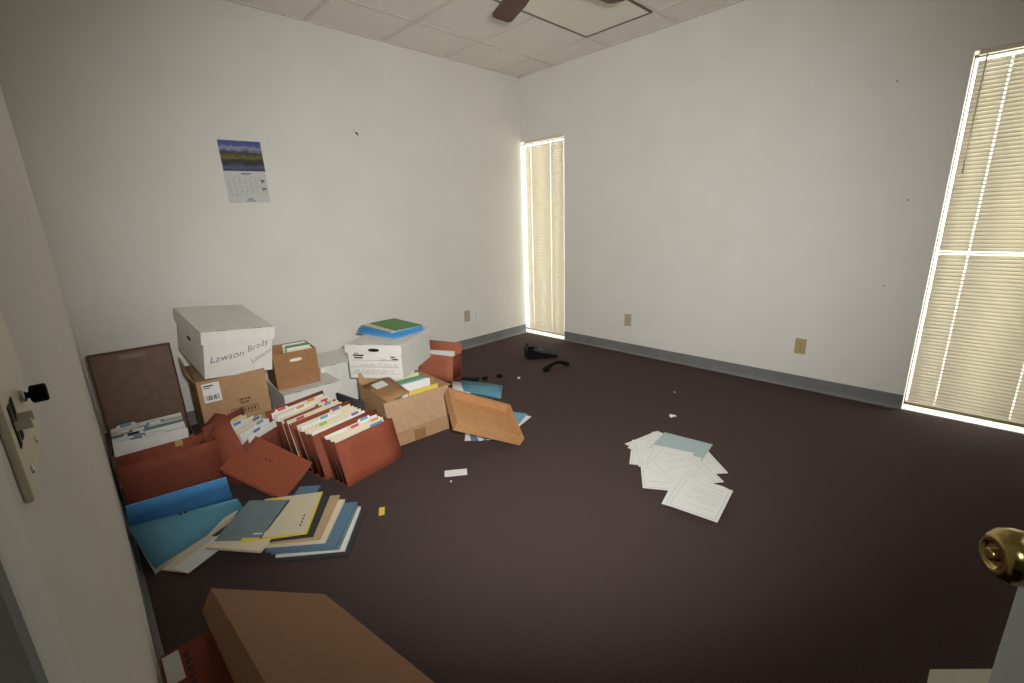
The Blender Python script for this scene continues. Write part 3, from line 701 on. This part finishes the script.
for i, lab in enumerate(('lowest sheet of the near neat stack of papers', 'second sheet of the near neat stack of papers', 'third sheet of the near neat stack of papers')):
    page(1.848+.002*(3-i), .728+.0075*(3-i), 0.018+.0015*i, 13-2*i, lab)
page(1.848, .715, .0225, 8, 'topmost sheet of the near neat stack of papers')
bc = flat(1.238, 1.748, .001, -37, .118, .062, .0012, PAPER, 'white card lying alone on the carpet by the open carton', 'card', 'card', None)
MB().box(-.045, -.012, .00121, .03, -.009, .0014).build('printing', PRINT, bc)
flat(.803, 1.74, .001, 60, .062, .026, .0012, YELLOW, 'small yellow sticky note on the carpet beside the folder stack', 'sticky_note', 'note', None)
def crumb(x, y, r, label, seed):
    random.seed(seed); t = bmesh.new(); bmesh.ops.create_icosphere(t, subdivisions=2, radius=r)
    for v in t.verts: v.co *= random.uniform(.6, 1.15); v.co.z *= .5
    mz = min(v.co.z for v in t.verts)
    o = MB().add(t, Matrix.Translation((x, y, -mz))).build('paper_scrap', PAPER); return tag(o, label, 'scrap')
crumb(2.61, 1.24, .018, 'crumpled white scrap beyond the paper pile', 1)
crumb(2.625, 1.225, .012, 'smaller white scrap touching the crumpled scrap', 2)
crumb(2.49, 2.52, .014, 'white scrap on the carpet left of the telephone handset', 3)
crumb(1.17, 1.70, .006, 'tiny white scrap just in front of the white card', 4)
crumb(3.02, 1.42, .007, 'tiny white scrap near the right wall baseboard', 5)
tag(MB().prism([(1.515, -.092), (1.40, -.088), (1.42, -.30), (1.66, -.24)], .001, .004).build('card_sheet', mat('cream_sheet', srgb(226, 224, 206), .7)), 'cream card sheet on the carpet beside the door edge', 'paper')

# ---------------------------------------------------------------- calendar and nail on the back wall
def picture_mat():
    m = bpy.data.materials.new('landscape_print'); m.use_nodes = True; n = m.node_tree; b = n.nodes['Principled BSDF']; b.inputs['Roughness'].default_value = .4
    tc = n.nodes.new('ShaderNodeTexCoord'); sp = n.nodes.new('ShaderNodeSeparateXYZ'); n.links.new(tc.outputs['Generated'], sp.inputs[0])
    nz = n.nodes.new('ShaderNodeTexNoise'); nz.inputs['Scale'].default_value = 6; nz.inputs['Detail'].default_value = 6; n.links.new(tc.outputs['Generated'], nz.inputs['Vector'])
    ad = n.nodes.new('ShaderNodeMath'); ad.operation = 'MULTIPLY_ADD'; ad.inputs[1].default_value = .34; n.links.new(nz.outputs['Fac'], ad.inputs[0])
    sb = n.nodes.new('ShaderNodeMath'); sb.operation = 'SUBTRACT'; sb.inputs[1].default_value = .17; n.links.new(sp.outputs['Z'], sb.inputs[0]); n.links.new(sb.outputs[0], ad.inputs[2])
    rp = n.nodes.new('ShaderNodeValToRGB'); e = rp.color_ramp.elements; n.links.new(ad.outputs[0], rp.inputs[0])
    stops = [(0, (52, 56, 96)), (.12, (90, 92, 122)), (.24, (50, 44, 62)), (.36, (58, 56, 40)), (.46, (110, 106, 52)), (.55, (70, 76, 42)), (.63, (64, 64, 90)), (.74, (150, 152, 172)), (.84, (84, 96, 150)), (1, (62, 82, 150))]
    e[0].position = 0; e[0].color = srgb(*stops[0][1]); e[1].position = 1; e[1].color = srgb(*stops[-1][1])
    for p, c in stops[1:-1]: x = e.new(p); x.color = srgb(*c)
    n.links.new(rp.outputs[0], b.inputs['Base Color']); return m
cal = thing('wall_calendar', 'open wall calendar with a landscape picture above its date page', 'calendar', Matrix.Translation((.862, YB-.004, 1.845)) @ Matrix.Rotation(R(-1.2), 4, 'Y'))
MB().box(0, -.0025, -.19, .256, .003, 0).build('picture_page', picture_mat(), cal)
dp = MB().box(-.002, -.0025, -.395, .254, .003, -.191).build('date_page', mat('calendar_paper', srgb(200, 202, 199), .7), cal)
INK = mat('calendar_ink', srgb(150, 150, 156), .8)
q = MB()
for k in range(6): q.box(.012, -.0032, -.232-.025*k, .242, -.0025, -.2312-.025*k)
for k in range(8): q.box(.012+.0329*k-.0004, -.0032, -.357, .012+.0329*k+.0004, -.0025, -.232)
q.build('date_grid', INK, dp)
day = 0
for r in range(5):
    for c in range(7):
        day += 1
        if day <= 30: text(str(day), .013, FRONT(.016+.0329*c, -.248-.025*r, -.0028), dp, mat('calendar_digit', srgb(110, 110, 118), .8), 'date_number')
q = MB().box(.10, -.0032, -.212, .16, -.0025, -.204).box(.11, -.0032, -.374, .15, -.0025, -.368).box(.102, -.0032, -.386, .158, -.0025, -.381)
q.box(.215, -.0032, -.262, .238, -.0025, -.246).box(.215, -.0032, -.312, .24, -.0025, -.298)
q.build('printing', MATS['calendar_digit'], dp)
MB().lathe([(.002, 0), (.002, .006), (.004, .0065), (.004, .0075)], Matrix.Translation((.128, -.002, -.006)) @ Matrix.Rotation(R(90), 4, 'X'), 10).build('pin', CHROME, cal)
t = tag(MB().tube([(0, 0, 0), (0, -.012, .002), (0, -.02, -.004), (.002, -.022, -.022)], [.003, .003, .0045, .003], 8).lathe([(.007, 0), (.007, .002)], Matrix.Rotation(R(90), 4, 'X'), 10).build('wall_hook', SLOT, None, Matrix.Translation((1.834, YB, 1.975))), 'small dark hook on the bare back wall', 'hook')
for i, (y, z, lab) in enumerate(((.507, 1.983, 'upper nail hole in the right wall beside the large blind'), (.358, 1.31, 'middle nail hole in the right wall beside the large blind'), (.397, .789, 'lower nail hole in the right wall beside the large blind'))):
    o = MB().lathe([(.004, 0), (.0035, .0012)], Matrix.Translation((XR, y, z)) @ Matrix.Rotation(R(-90), 4, 'Y'), 10).build('nail', SLOT); tag(o, lab.replace('nail hole', 'dark nail'), 'nail', 'nails in the right wall')
